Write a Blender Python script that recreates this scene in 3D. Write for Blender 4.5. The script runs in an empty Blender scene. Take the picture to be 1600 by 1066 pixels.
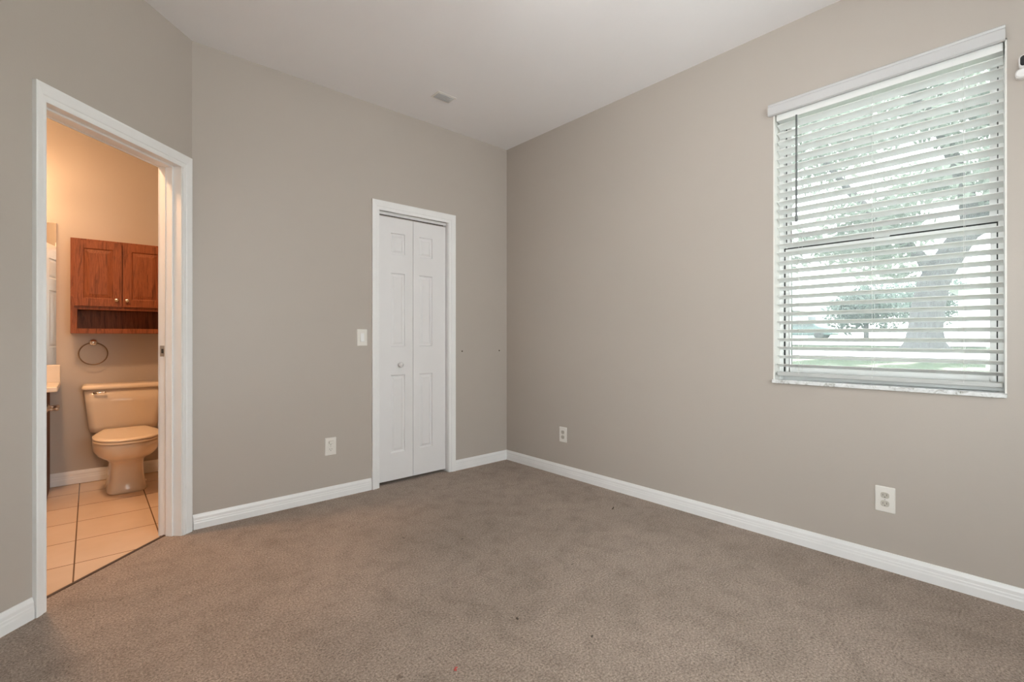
import bpy, math, random
from mathutils import Vector, Matrix

random.seed(7)
SC = bpy.context.scene
COL = SC.collection

# ------------------------------------------------------------------ camera
CAM_H = 1.09
cd = bpy.data.cameras.new('camera')
cd.sensor_fit = 'HORIZONTAL'
cd.sensor_width = 36.0
cd.lens = 742.23 / 1600 * 36.0
cd.shift_y = -(533.0 - 527.44) / 1600
cd.clip_start = 0.02
cd.clip_end = 400
cam = bpy.data.objects.new('camera', cd)
COL.objects.link(cam)
cam.location = (0, 0, CAM_H)
cam.rotation_euler = (math.radians(90), 0, -math.radians(41.65))
SC.camera = cam

# ------------------------------------------------------------------ colour management
SC.view_settings.view_transform = 'Standard'
SC.view_settings.look = 'None'
SC.view_settings.gamma = 1.0
SC.view_settings.exposure = 0.42
SC.view_settings.use_curve_mapping = False
SC.cycles.max_bounces = 10
SC.cycles.diffuse_bounces = 6
SC.cycles.transparent_max_bounces = 24
SC.cycles.use_denoising = True
SC.cycles.sample_clamp_indirect = 12.0

# ------------------------------------------------------------------ sky
W = bpy.data.worlds.new('sky')
SC.world = W
W.use_nodes = True
wn = W.node_tree
wn.nodes.clear()
wo = wn.nodes.new('ShaderNodeOutputWorld')
wb = wn.nodes.new('ShaderNodeBackground')
sk = wn.nodes.new('ShaderNodeTexSky')
sk.sky_type = 'HOSEK_WILKIE'
sk.turbidity = 7.0
sk.ground_albedo = 0.4
sk.sun_direction = Vector((0.3, -0.8, 1.0)).normalized()
hz = wn.nodes.new('ShaderNodeMixRGB')          # thin bright cloud over the blue
hz.inputs[0].default_value = 0.75
hz.inputs[2].default_value = (1.0, 1.02, 1.04, 1)
wn.links.new(sk.outputs[0], hz.inputs[1])
wn.links.new(hz.outputs[0], wb.inputs[0])
wb.inputs[1].default_value = 7.0
wn.links.new(wb.outputs[0], wo.inputs[0])


def lamp(name, kind, loc, energy, color=(1, 1, 1), target=None, **kw):
    l = bpy.data.lights.new(name, kind)
    l.energy = energy
    l.color = color
    for k, v in kw.items():
        setattr(l, k, v)
    o = bpy.data.objects.new(name, l)
    COL.objects.link(o)
    o.location = loc
    if target is not None:
        o.rotation_euler = (Vector(target) - Vector(loc)).to_track_quat('-Z', 'Y').to_euler()
    return o


SUN = lamp('sun', 'SUN', (0, 0, 12), 9.0, (1, 0.97, 0.92), target=(-3.6, 9.6, 0), angle=0.02)
# added fill light outside an invented window in the left wall, beside the camera
SIDE = lamp('side_fill_light', 'AREA', (-0.63, -0.30, 1.30), 9.5, (1, 0.99, 0.985),
            target=(3, -0.30, 1.30), shape='RECTANGLE', size=1.40, size_y=1.50)

REAR = lamp('rear_fill_light', 'AREA', (1.15, -1.42, 1.45), 27.0, (1, 0.99, 0.985),
            target=(1.15, 3, 1.45), shape='RECTANGLE', size=1.7, size_y=1.35)  # added fill light outside the invented rear window

# ------------------------------------------------------------------ room measures
XR, YB, H = 2.7958, 3.216, 2.7706       # window wall, closet wall, ceiling
XD = 0.434                               # where the diagonal wall meets the closet wall
YBATH = 4.815
T = 0.12
P0 = Vector((XD, YB))
TD = Vector((-1, -1)) / math.sqrt(2)     # along the diagonal wall, away from the corner
ND = Vector((1, -1)) / math.sqrt(2)      # out of the diagonal wall into the room
XL = -0.49                               # left wall
SD = (XD - XL) * math.sqrt(2)
YREAR = -1.3


# ------------------------------------------------------------------ materials
def mat(name):
    m = bpy.data.materials.new(name)
    m.use_nodes = True
    return m, m.node_tree, m.node_tree.nodes['Principled BSDF']


def setp(b, col=None, rough=None, metal=None, spec=None, coat=None):
    if col is not None: b.inputs['Base Color'].default_value = (*col, 1)
    if rough is not None: b.inputs['Roughness'].default_value = rough
    if metal is not None: b.inputs['Metallic'].default_value = metal
    if spec is not None: b.inputs['Specular IOR Level'].default_value = spec
    if coat is not None: b.inputs['Coat Weight'].default_value = coat


def coords(nt, scale=(1, 1, 1), loc=(0, 0, 0), rot=(0, 0, 0)):
    tc = nt.nodes.new('ShaderNodeTexCoord')
    mp = nt.nodes.new('ShaderNodeMapping')
    mp.inputs['Scale'].default_value = scale
    mp.inputs['Location'].default_value = loc
    mp.inputs['Rotation'].default_value = rot
    nt.links.new(tc.outputs['Object'], mp.inputs[0])
    return mp.outputs[0]


def noise(nt, vec, scale, detail=3, rough=0.5, dist=0.0):
    n = nt.nodes.new('ShaderNodeTexNoise')
    n.inputs['Scale'].default_value = scale
    n.inputs['Detail'].default_value = detail
    n.inputs['Roughness'].default_value = rough
    n.inputs['Distortion'].default_value = dist
    nt.links.new(vec, n.inputs['Vector'])
    return n.outputs['Fac']


def ramp(nt, fac, stops):
    r = nt.nodes.new('ShaderNodeValToRGB')
    e = r.color_ramp.elements
    while len(e) < len(stops): e.new(0.5)
    for i, (p, c) in enumerate(stops):
        e[i].position = p
        e[i].color = (*c, 1) if len(c) == 3 else c
    nt.links.new(fac, r.inputs[0])
    return r.outputs[0]


def bump(nt, b, h, strength, dist=0.01):
    n = nt.nodes.new('ShaderNodeBump')
    n.inputs['Strength'].default_value = strength
    n.inputs['Distance'].default_value = dist
    nt.links.new(h, n.inputs['Height'])
    nt.links.new(n.outputs[0], b.inputs['Normal'])


def mixc(nt, fac, a, b, mode='MIX'):
    n = nt.nodes.new('ShaderNodeMixRGB')
    n.blend_type = mode
    for i, v in ((0, fac), (1, a), (2, b)):
        if isinstance(v, (int, float)): n.inputs[i].default_value = v
        elif isinstance(v, tuple): n.inputs[i].default_value = (*v, 1)
        else: nt.links.new(v, n.inputs[i])
    return n.outputs[0]


def plain(name, col, rough=0.5, metal=0.0, spec=0.5, var=0.03, nscale=6, bmp=0.0, bscale=200, coat=None):
    m, nt, b = mat(name)
    setp(b, col, rough, metal, spec, coat)
    v = coords(nt)
    c1 = tuple(max(0, x * (1 - var)) for x in col)
    c2 = tuple(min(1, x * (1 + var)) for x in col)
    nt.links.new(ramp(nt, noise(nt, v, nscale, 3), [(0.3, c1), (0.7, c2)]), b.inputs['Base Color'])
    if bmp: bump(nt, b, noise(nt, v, bscale, 2), bmp, 0.002)
    return m


M = {}
M['wall'] = plain('greige wall paint', (0.478, 0.430, 0.386), 0.42, spec=0.35, var=0.012, nscale=1.5, bmp=0.12, bscale=90)
M['bathwall'] = plain('bathroom wall paint', (0.50, 0.45, 0.40), 0.45, spec=0.35, var=0.012, nscale=1.5, bmp=0.1, bscale=90)
M['ceiling'] = plain('ceiling paint', (0.88, 0.865, 0.875), 0.8, spec=0.2, var=0.01, nscale=2, bmp=0.25, bscale=60)
M['trim'] = plain('white trim paint', (0.85, 0.85, 0.85), 0.35, spec=0.45, var=0.015, nscale=9)
M['doorw'] = plain('white door paint', (0.79, 0.78, 0.785), 0.38, spec=0.45, var=0.012, nscale=5)
M['plate'] = plain('ivory white plastic', (0.78, 0.755, 0.71), 0.32, var=0.01)
M['slot'] = plain('dark socket plastic', (0.10, 0.09, 0.08), 0.5)
M['recept'] = plain('beige socket plastic', (0.52, 0.49, 0.43), 0.4, var=0.03, nscale=40)
M['dark'] = plain('dark gap shade', (0.05, 0.045, 0.04), 0.6)  # shade inside gaps and holes, put into the colour
M['steel'] = plain('brushed steel', (0.55, 0.52, 0.48), 0.3, 1.0)
M['chrome'] = plain('polished chrome', (0.85, 0.84, 0.82), 0.08, 1.0, var=0.01)
M['brass'] = plain('pale nickel knob metal', (0.80, 0.72, 0.58), 0.18, 1.0)
M['bronze'] = plain('brown bronze ring metal', (0.20, 0.13, 0.08), 0.35, 0.8)
M['strip'] = plain('dark brown threshold strip', (0.075, 0.045, 0.03), 0.45)
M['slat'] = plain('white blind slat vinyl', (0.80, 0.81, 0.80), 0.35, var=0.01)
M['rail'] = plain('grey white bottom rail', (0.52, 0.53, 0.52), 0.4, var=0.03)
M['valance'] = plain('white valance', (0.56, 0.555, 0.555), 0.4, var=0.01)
M['cord'] = plain('white cord', (0.75, 0.75, 0.73), 0.8)
M['wand'] = plain('grey tilt wand plastic', (0.16, 0.17, 0.17), 0.3)
M['vinyl'] = plain('white vinyl window frame', (0.80, 0.81, 0.80), 0.35, var=0.01)
M['gasket'] = plain('dark weatherstrip', (0.02, 0.024, 0.024), 0.6)
M['reveal'] = plain('white reveal paint', (0.78, 0.77, 0.73), 0.5, var=0.02)
M['ceramic'] = plain('bone toilet ceramic', (0.74, 0.63, 0.50), 0.16, spec=0.4, var=0.01)
M['seat'] = plain('bone toilet seat plastic', (0.76, 0.64, 0.50), 0.2, var=0.01)
M['counter'] = plain('cream cultured marble', (0.78, 0.70, 0.60), 0.18, var=0.03, nscale=12)
M['black'] = plain('black camera face', (0.012, 0.012, 0.013), 0.12)
M['camwhite'] = plain('white camera plastic', (0.80, 0.78, 0.77), 0.3, var=0.01)
M['cardark'] = plain('teal grey car paint', (0.09, 0.14, 0.14), 0.25)
M['carglass'] = plain('dark car glass', (0.05, 0.07, 0.07), 0.1)
M['tyre'] = plain('tyre rubber', (0.04, 0.04, 0.04), 0.8)
M['stucco'] = plain('pale stucco', (0.78, 0.78, 0.80), 0.8, bmp=0.2, bscale=30)
M['shingle'] = plain('pale grey shingles', (0.55, 0.55, 0.56), 0.8, var=0.1, nscale=20)
M['greyhouse'] = plain('grey stucco', (0.42, 0.44, 0.47), 0.8)
M['concrete'] = plain('sun bleached concrete', (0.66, 0.64, 0.62), 0.8, var=0.08, nscale=3)
M['ext'] = plain('exterior stucco', (0.6, 0.56, 0.5), 0.8)
M['redlint'] = plain('red lint', (0.55, 0.10, 0.09), 0.8)
M['darklint'] = plain('dark lint', (0.10, 0.075, 0.06), 0.9)


def m_carpet():
    m, nt, b = mat('brown grey carpet')
    setp(b, None, 0.95, 0, 0.15)
    b.inputs['Sheen Weight'].default_value = 0.15
    v = coords(nt)
    fine = noise(nt, v, 130, 4, 0.85)
    c = ramp(nt, fine, [(0.36, (0.175, 0.131, 0.104)), (0.5, (0.385, 0.302, 0.246)), (0.64, (0.62, 0.500, 0.418))])
    mid = ramp(nt, noise(nt, v, 9, 5, 0.65, 0.4), [(0.30, (0.80, 0.79, 0.78)), (0.55, (1, 1, 1))])
    c = mixc(nt, 1.0, c, mid, 'MULTIPLY')
    big = ramp(nt, noise(nt, v, 1.6, 4, 0.6, 0.5), [(0.33, (0.88, 0.87, 0.86)), (0.6, (1.02, 1.02, 1.02))])
    c = mixc(nt, 1.0, c, big, 'MULTIPLY')
    sp = ramp(nt, noise(nt, v, 17, 2, 0.5), [(0.20, (0.45, 0.42, 0.40)), (0.28, (1, 1, 1))])
    c = mixc(nt, 1.0, c, sp, 'MULTIPLY')
    nt.links.new(c, b.inputs['Base Color'])
    h = mixc(nt, 0.5, fine, noise(nt, v, 60, 3, 0.6))
    bump(nt, b, h, 0.9, 0.012)
    return m


def m_tile():
    m, nt, b = mat('beige ceramic floor tile')
    setp(b, None, 0.22, 0, 0.5)
    v = coords(nt, loc=(0.055 + 0.345 * 10, -3.82 + 0.35 * 20, 0))
    br = nt.nodes.new('ShaderNodeTexBrick')
    br.offset = 0.0
    br.inputs['Scale'].default_value = 1.0
    br.inputs['Brick Width'].default_value = 0.345
    br.inputs['Row Height'].default_value = 0.350
    br.inputs['Mortar Size'].default_value = 0.0032
    br.inputs['Mortar Smooth'].default_value = 0.2
    br.inputs['Color1'].default_value = (0.72, 0.56, 0.43, 1)
    br.inputs['Color2'].default_value = (0.69, 0.53, 0.40, 1)
    br.inputs['Mortar'].default_value = (0.17, 0.10, 0.06, 1)
    nt.links.new(v, br.inputs['Vector'])
    n = ramp(nt, noise(nt, coords(nt), 5, 4), [(0.3, (0.93, 0.92, 0.90)), (0.7, (1, 1, 1))])
    nt.links.new(mixc(nt, 1.0, br.outputs['Color'], n, 'MULTIPLY'), b.inputs['Base Color'])
    bn = nt.nodes.new('ShaderNodeBump')
    bn.invert = True
    bn.inputs['Strength'].default_value = 0.5
    bn.inputs['Distance'].default_value = 0.003
    nt.links.new(br.outputs['Fac'], bn.inputs['Height'])
    nt.links.new(bn.outputs[0], b.inputs['Normal'])
    return m


def m_oak(name, dark, light, stretch=(14, 14, 1.3)):
    m, nt, b = mat(name)
    setp(b, None, 0.5, 0, 0.3, 0.0)
    v = coords(nt, scale=stretch)
    w = noise(nt, v, 2.4, 5, 0.65, 1.6)
    c = ramp(nt, w, [(0.30, dark), (0.52, light), (0.62, tuple(x * 0.8 for x in light)), (0.75, light)])
    g = ramp(nt, noise(nt, coords(nt, scale=(90, 90, 3)), 3, 3), [(0.35, (0.75, 0.72, 0.70)), (0.55, (1, 1, 1))])
    nt.links.new(mixc(nt, 1.0, c, g, 'MULTIPLY'), b.inputs['Base Color'])
    bump(nt, b, w, 0.15, 0.002)
    return m


def m_marble():
    m, nt, b = mat('grey white marble sill')
    setp(b, None, 0.15, 0, 0.5)
    v = coords(nt)
    n = noise(nt, v, 26, 6, 0.7, 1.0)
    nt.links.new(ramp(nt, n, [(0.32, (0.30, 0.29, 0.26)), (0.48, (0.72, 0.73, 0.73)), (0.7, (0.86, 0.87, 0.88))]), b.inputs['Base Color'])
    return m


def m_grass():
    m, nt, b = mat('lawn grass')
    setp(b, None, 0.9, 0, 0.2)
    v = coords(nt)
    c = ramp(nt, noise(nt, v, 14, 5, 0.7), [(0.3, (0.045, 0.070, 0.030)), (0.6, (0.070, 0.105, 0.048)), (0.8, (0.11, 0.14, 0.07))])
    s = ramp(nt, noise(nt, v, 0.7, 4, 0.6, 0.6), [(0.56, (0, 0, 0)), (0.64, (1, 1, 1))])
    nt.links.new(mixc(nt, s, c, (0.42, 0.40, 0.33)), b.inputs['Base Color'])
    bump(nt, b, noise(nt, v, 60, 3), 0.8, 0.03)
    return m


def m_leaf(name, a, c):
    m, nt, b = mat(name)
    setp(b, None, 0.5, 0, 0.3)
    v = coords(nt)
    col = ramp(nt, noise(nt, v, 3, 4), [(0.35, a), (0.65, c)])
    nt.links.new(col, b.inputs['Base Color'])
    tr = nt.nodes.new('ShaderNodeBsdfTranslucent')
    nt.links.new(col, tr.inputs[0])
    mx = nt.nodes.new('ShaderNodeMixShader')
    mx.inputs[0].default_value = 0.45
    nt.links.new(b.outputs[0], mx.inputs[1])
    nt.links.new(tr.outputs[0], mx.inputs[2])
    nt.links.new(mx.outputs[0], nt.nodes['Material Output'].inputs[0])
    return m


def m_bark():
    m, nt, b = mat('grey tree bark')
    setp(b, None, 0.9, 0, 0.2)
    v = coords(nt, scale=(6, 6, 1.5))
    n = noise(nt, v, 3, 6, 0.7, 0.6)
    nt.links.new(ramp(nt, n, [(0.3, (0.09, 0.087, 0.088)), (0.7, (0.19, 0.185, 0.19))]), b.inputs['Base Color'])
    bump(nt, b, n, 0.8, 0.05)
    return m


def m_glass():
    m, nt, b = mat('clear window glass')
    nt.nodes.remove(b)
    tr = nt.nodes.new('ShaderNodeBsdfTransparent')
    tr.inputs[0].default_value = (0.96, 0.985, 0.975, 1)
    gl = nt.nodes.new('ShaderNodeBsdfGlossy')
    gl.inputs['Roughness'].default_value = 0.02
    fr = nt.nodes.new('ShaderNodeFresnel')
    fr.inputs[0].default_value = 1.45
    mx = nt.nodes.new('ShaderNodeMixShader')
    nt.links.new(fr.outputs[0], mx.inputs[0])
    nt.links.new(tr.outputs[0], mx.inputs[1])
    nt.links.new(gl.outputs[0], mx.inputs[2])
    nt.links.new(mx.outputs[0], nt.nodes['Material Output'].inputs[0])
    return m


def m_mirror():
    m, nt, b = mat('silvered mirror')
    setp(b, (0.86, 0.87, 0.85), 0.01, 1.0)
    return m


def m_emit(name, col, s):
    m, nt, b = mat(name)
    setp(b, (0.9, 0.9, 0.9), 0.4)
    b.inputs['Emission Color'].default_value = (*col, 1)
    b.inputs['Emission Strength'].default_value = s
    return m


M['carpet'] = m_carpet()
M['tile'] = m_tile()
M['oak'] = m_oak('cherry stained oak', (0.13, 0.038, 0.014), (0.33, 0.105, 0.040))
M['oakdark'] = m_oak('dark stained wood', (0.06, 0.025, 0.012), (0.19, 0.08, 0.036))
setp(M['oakdark'].node_tree.nodes['Principled BSDF'], rough=0.6, spec=0.12, coat=0.0)
M['marble'] = m_marble()
M['grass'] = m_grass()
M['leaf'] = m_leaf('oak leaves', (0.20, 0.235, 0.195), (0.34, 0.385, 0.33))
M['hedge'] = m_leaf('dark hedge leaves', (0.09, 0.13, 0.115), (0.16, 0.20, 0.175))
M['bark'] = m_bark()
M['glass'] = m_glass()
M['mirror'] = m_mirror()


def m_veil():  # glare veil: an added layer that hazes the view outdoors
    m, nt, b = mat('pale grey glare veil')
    nt.nodes.remove(b)
    tr = nt.nodes.new('ShaderNodeBsdfTransparent')
    df = nt.nodes.new('ShaderNodeBsdfDiffuse')
    df.inputs[0].default_value = (0.40, 0.42, 0.45, 1)
    tl = nt.nodes.new('ShaderNodeBsdfTranslucent')
    tl.inputs[0].default_value = (0.30, 0.32, 0.33, 1)
    ad = nt.nodes.new('ShaderNodeAddShader')
    mx = nt.nodes.new('ShaderNodeMixShader')
    mx.inputs[0].default_value = 0.21
    nt.links.new(df.outputs[0], ad.inputs[0])
    nt.links.new(tl.outputs[0], ad.inputs[1])
    nt.links.new(tr.outputs[0], mx.inputs[1])
    nt.links.new(ad.outputs[0], mx.inputs[2])
    nt.links.new(mx.outputs[0], nt.nodes['Material Output'].inputs[0])
    return m


M['veil'] = m_veil()
M['bulb'] = m_emit('warm glowing bulb', (1.0, 0.62, 0.30), 14)
M['dome'] = m_emit('glowing added fill globe', (1.0, 0.95, 0.88), 3.0)  # glow of the added bedroom fill lamp


# ------------------------------------------------------------------ mesh builder
class MB:
    def __init__(s):
        s.v, s.f = [], []

    def add(s, vs, fs):
        o = len(s.v)
        s.v += [tuple(v) for v in vs]
        s.f += [tuple(i + o for i in f) for f in fs]
        return s

    def box(s, a, b, mx=None):
        x0, y0, z0 = a
        x1, y1, z1 = b
        vs = [(x0, y0, z0), (x1, y0, z0), (x1, y1, z0), (x0, y1, z0), (x0, y0, z1), (x1, y0, z1), (x1, y1, z1), (x0, y1, z1)]
        if mx: vs = [tuple(mx @ Vector(v)) for v in vs]
        return s.add(vs, [(0, 3, 2, 1), (4, 5, 6, 7), (0, 1, 5, 4), (1, 2, 6, 5), (2, 3, 7, 6), (3, 0, 4, 7)])

    def prism(s, poly, z0, z1):
        n = len(poly)
        vs = [(p[0], p[1], z0) for p in poly] + [(p[0], p[1], z1) for p in poly]
        fs = [tuple(range(n))[::-1], tuple(range(n, 2 * n))]
        fs += [(i, (i + 1) % n, n + (i + 1) % n, n + i) for i in range(n)]
        return s.add(vs, fs)

    def loft(s, rings, cap=True, closed=True):
        n = len(rings[0])
        vs = [p for r in rings for p in r]
        fs = []
        for k in range(len(rings) - 1):
            for i in range(n if closed else n - 1):
                j = (i + 1) % n
                fs.append((k * n + i, k * n + j, (k + 1) * n + j, (k + 1) * n + i))
        if cap:
            fs.append(tuple(range(n))[::-1])
            fs.append(tuple(range((len(rings) - 1) * n, len(rings) * n)))
        return s.add(vs, fs)

    def sweep(s, path, r, n=10, radii=None, closed=False):
        pts = [Vector(p) for p in path]
        rings = []
        up = Vector((0, 0, 1))
        m = len(pts)
        for i, p in enumerate(pts):
            if closed: t = pts[(i + 1) % m] - pts[i - 1]
            else: t = pts[min(i + 1, m - 1)] - pts[max(i - 1, 0)]
            t.normalize()
            a = t.cross(up)
            if a.length < 1e-3: a = t.cross(Vector((0, 1, 0)))
            a.normalize()
            b = t.cross(a)
            up = -b if False else up
            rr = radii[i] if radii else r
            rings.append([p + (a * math.cos(q) + b * math.sin(q)) * rr for q in [2 * math.pi * k / n for k in range(n)]])
        if closed:
            rings.append(rings[0])
            return s.loft(rings, cap=False)
        return s.loft(rings)

    def lathe(s, c, axis, prof, n=20):
        """prof: list of (radius, distance along axis) from centre c"""
        ax = Vector(axis).normalized()
        a = ax.orthogonal().normalized()
        b = ax.cross(a)
        c = Vector(c)
        rings = [[c + ax * h + (a * math.cos(q) + b * math.sin(q)) * max(r, 1e-5) for q in [2 * math.pi * k / n for k in range(n)]] for r, h in prof]
        return s.loft(rings)

    def build(s, name, m, parent=None, smooth=False, bevel=0, seg=2, sub=0):
        me = bpy.data.meshes.new(name)
        me.from_pydata(s.v, [], s.f)
        me.materials.append(m)
        import bmesh
        bm = bmesh.new()
        bm.from_mesh(me)
        bmesh.ops.remove_doubles(bm, verts=bm.verts, dist=1e-6)
        bmesh.ops.recalc_face_normals(bm, faces=bm.faces)
        bm.to_mesh(me)
        bm.free()
        o = bpy.data.objects.new(name, me)
        COL.objects.link(o)
        if parent:
            o.parent = parent
            pl = parent
            off = Vector((0, 0, 0))
            while pl:
                off += Vector(pl.location)
                pl = pl.parent
            o.location = -off if any(off) else (0, 0, 0)
            # keep meshes written in world coordinates
            o.location = tuple(-off)
        if smooth:
            me.polygons.foreach_set('use_smooth', [True] * len(me.polygons))
            me.update()
        if bevel:
            b = o.modifiers.new('bevel', 'BEVEL')
            b.width = bevel
            b.segments = seg
            b.limit_method = 'ANGLE'
            b.angle_limit = math.radians(35)
            b.harden_normals = False
        if sub:
            b = o.modifiers.new('subdivision', 'SUBSURF')
            b.levels = b.render_levels = sub
        return o


def tag(o, label, cat, group=None, kind=None):
    o['label'] = label
    o['category'] = cat
    if group: o['group'] = group
    if kind: o['kind'] = kind
    return o


def empty(name, loc, label, cat, group=None, kind=None):
    o = bpy.data.objects.new(name, None)
    o.empty_display_size = 0.1
    COL.objects.link(o)
    o.location = loc
    return tag(o, label, cat, group, kind)


def struct(o, label, cat):
    return tag(o, label, cat, kind='structure')


def frame_mx(origin, xdir, ydir):
    """matrix mapping local (x along, y out, z up) to world"""
    x = Vector((*xdir, 0)).normalized()
    y = Vector((*ydir, 0)).normalized()
    m = Matrix(((x.x, y.x, 0, origin[0]), (x.y, y.y, 0, origin[1]), (0, 0, 1, origin[2] if len(origin) > 2 else 0), (0, 0, 0, 1)))
    return m


MXR = frame_mx((XR, 0), (0, 1), (-1, 0))          # window wall: x = world y, y out into room
MXB = frame_mx((0, YB), (1, 0), (0, -1))          # closet wall: x = world x
MXD = frame_mx((XD, YB), TD, ND)                  # diagonal wall: x = distance from the corner
MXBB = frame_mx((0, YBATH), (1, 0), (0, -1))      # bathroom back wall


def xf(mb, mx):
    mb.v = [tuple(mx @ Vector(v)) for v in mb.v]
    return mb


def wall(name, m, mx, s0, s1, z0, z1, holes=(), e0=0.0, e1=0.0, th=T, label='', cat='wall'):
    """wall in local coords: face at y=0, back at y=-th; e0/e1 lengthen the back face (mitre)"""
    mb = MB()
    ss = sorted({s0, s1, *[h[0] for h in holes], *[h[1] for h in holes]})
    zs = sorted({z0, z1, *[h[2] for h in holes], *[h[3] for h in holes]})
    def bs(s):
        return s - e0 if s == s0 else (s + e1 if s == s1 else s)
    for i in range(len(ss) - 1):
        for j in range(len(zs) - 1):
            a, b, c, d = ss[i], ss[i + 1], zs[j], zs[j + 1]
            if any(a >= h[0] - 1e-6 and b <= h[1] + 1e-6 and c >= h[2] - 1e-6 and d <= h[3] + 1e-6 for h in holes):
                continue
            mb.add([(a, 0, c), (b, 0, c), (b, 0, d), (a, 0, d)], [(0, 1, 2, 3)])
            mb.add([(bs(a), -th, c), (bs(b), -th, c), (bs(b), -th, d), (bs(a), -th, d)], [(3, 2, 1, 0)])
    for h in holes:
        a, b, c, d = h[:4]
        mb.add([(a, 0, c), (a, -th, c), (a, -th, d), (a, 0, d)], [(0, 1, 2, 3)])
        mb.add([(b, 0, c), (b, -th, c), (b, -th, d), (b, 0, d)], [(3, 2, 1, 0)])
        mb.add([(a, 0, d), (a, -th, d), (b, -th, d), (b, 0, d)], [(0, 1, 2, 3)])
        if c > z0 + 1e-6:
            mb.add([(a, 0, c), (a, -th, c), (b, -th, c), (b, 0, c)], [(3, 2, 1, 0)])
    mb.add([(s0, 0, z0), (s0 - e0, -th, z0), (s0 - e0, -th, z1), (s0, 0, z1)], [(0, 1, 2, 3)])
    mb.add([(s1, 0, z0), (s1 + e1, -th, z0), (s1 + e1, -th, z1), (s1, 0, z1)], [(3, 2, 1, 0)])
    o = xf(mb, mx).build(name, m)
    return struct(o, label, cat)


def profile_bar(mb, prof, a, b, mx, m0=0.0, m1=0.0):
    """extrude profile [(y,z)] along local x from a to b; m0/m1 mitre slope against y"""
    r0 = [mx @ Vector((a + m0 * y, y, z)) for y, z in prof]
    r1 = [mx @ Vector((b + m1 * y, y, z)) for y, z in prof]
    mb.loft([r0, r1])


BBH = 0.083
BASE = [(0, 0), (0.014, 0), (0.014, 0.034), (0.0125, 0.040), (0.0125, 0.048), (0.011, 0.052), (0.011, 0.066), (0.008, 0.074), (0.005, BBH), (0, BBH)]

# ------------------------------------------------------------------ structure: floors, ceiling
mit = math.tan(math.radians(22.5)) * T
cshift = 2.7820 + 0.10 * math.sqrt(2)
yx = YB + 0.034
carpet_poly = [(XL - 0.11, YREAR - 0.05), (XR + 0.05, YREAR - 0.05), (XR + 0.05, 3.99), (1.47, 3.99), (1.47, yx), (yx - cshift, yx), (XL - 0.11, XL - 0.11 + cshift)]
struct(MB().prism(carpet_poly, -0.15, 0.0).build('floor', M['carpet']), 'brown grey cut pile carpet covering the bedroom floor', 'floor')
tile_poly = [(yx - cshift - 0.002, yx), (1.47, yx), (1.47, YBATH + 0.05), (-1.65, YBATH + 0.05), (-1.65, 2.15), (2.15 - cshift - 0.002, 2.15)]
struct(MB().prism(tile_poly, -0.15, -0.003).build('floor_bathroom', M['tile']), 'beige square tiles with dark grout on the bathroom floor', 'floor')
struct(MB().box((-1.85, YREAR - 0.25, H), (XR + 0.2, YBATH + 0.25, H + 0.15)).build('ceiling', M['ceiling']), 'flat off-white painted ceiling over the bedroom', 'ceiling')

# ------------------------------------------------------------------ structure: walls
WY0, WY1, WZ0, WZ1 = 0.106, 0.992, 0.845, 2.312        # window opening
DS0, DS1, DZ = 0.079, 0.805, 2.037                     # bathroom door opening on the diagonal wall
CX0, CX1, CZ = 1.566, 2.172, 2.022                     # closet opening
wall('wall_right', M['wall'], MXR, YREAR - T, 4.05, -0.2, H + 0.1, [(WY0, WY1, WZ0, WZ1)], label='greige wall with the window and blind, right of the corner')
wall('wall_back', M['wall'], MXB, XD, XR, -0.2, H + 0.1, [(CX0, CX1, -0.2, CZ)], e0=mit, label='greige wall with the white closet door')
wall('wall_diagonal', M['wall'], MXD, 0, SD, -0.2, H + 0.1, [(DS0, DS1, -0.2, DZ)], e0=mit, e1=mit, label='greige angled wall holding the open bathroom doorway')
YL = YB - (XD - XL)
wall('wall_left', M['wall'], frame_mx((XL, 0), (0, 1), (1, 0)), YREAR - T, YL, -0.2, H + 0.1, [(-1.02, 0.42, 0.54, 2.08)], e1=mit, label='greige wall at the left behind the view, with an added window for fill light')
wall('wall_rear', M['wall'], frame_mx((0, YREAR), (1, 0), (0, 1)), XL - T, XR + T, -0.2, H + 0.1, [(0.30, 2.0, 0.78, 2.12)], label='greige wall behind the view, with an added window for fill light')
wall('wall_bathroom_back', M['bathwall'], MXBB, -1.72, 1.5, -0.2, H + 0.1, label='bathroom wall behind the toilet')
wall('wall_bathroom_left', M['bathwall'], frame_mx((-1.6, 0), (0, 1), (1, 0)), 2.0, YBATH + T, -0.2, H + 0.1, label='bathroom wall beyond the vanity')
wall('wall_bathroom_right', M['bathwall'], frame_mx((1.35, 0), (0, 1), (-1, 0)), YB + T, YBATH + T, -0.2, H + 0.1, label='bathroom wall beside the closet')
wall('wall_bathroom_front', M['bathwall'], frame_mx((0, 2.2), (1, 0), (0, 1)), -1.72, XL - 0.09, -0.2, H + 0.1, label='bathroom wall left of the doorway')
wall('wall_closet', M['bathwall'], frame_mx((0, 3.95), (1, 0), (0, -1)), 1.45, XR + 0.02, -0.2, H + 0.1, label='wall inside the closet')


# ------------------------------------------------------------------ baseboards
def baseboard(name, mx, a, b, m0=0, m1=0, prof=BASE, label=''):
    mb = MB()
    profile_bar(mb, prof, a, b, mx, m0, m1)
    return struct(mb.build(name, M['trim']), label, 'baseboard')


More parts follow.
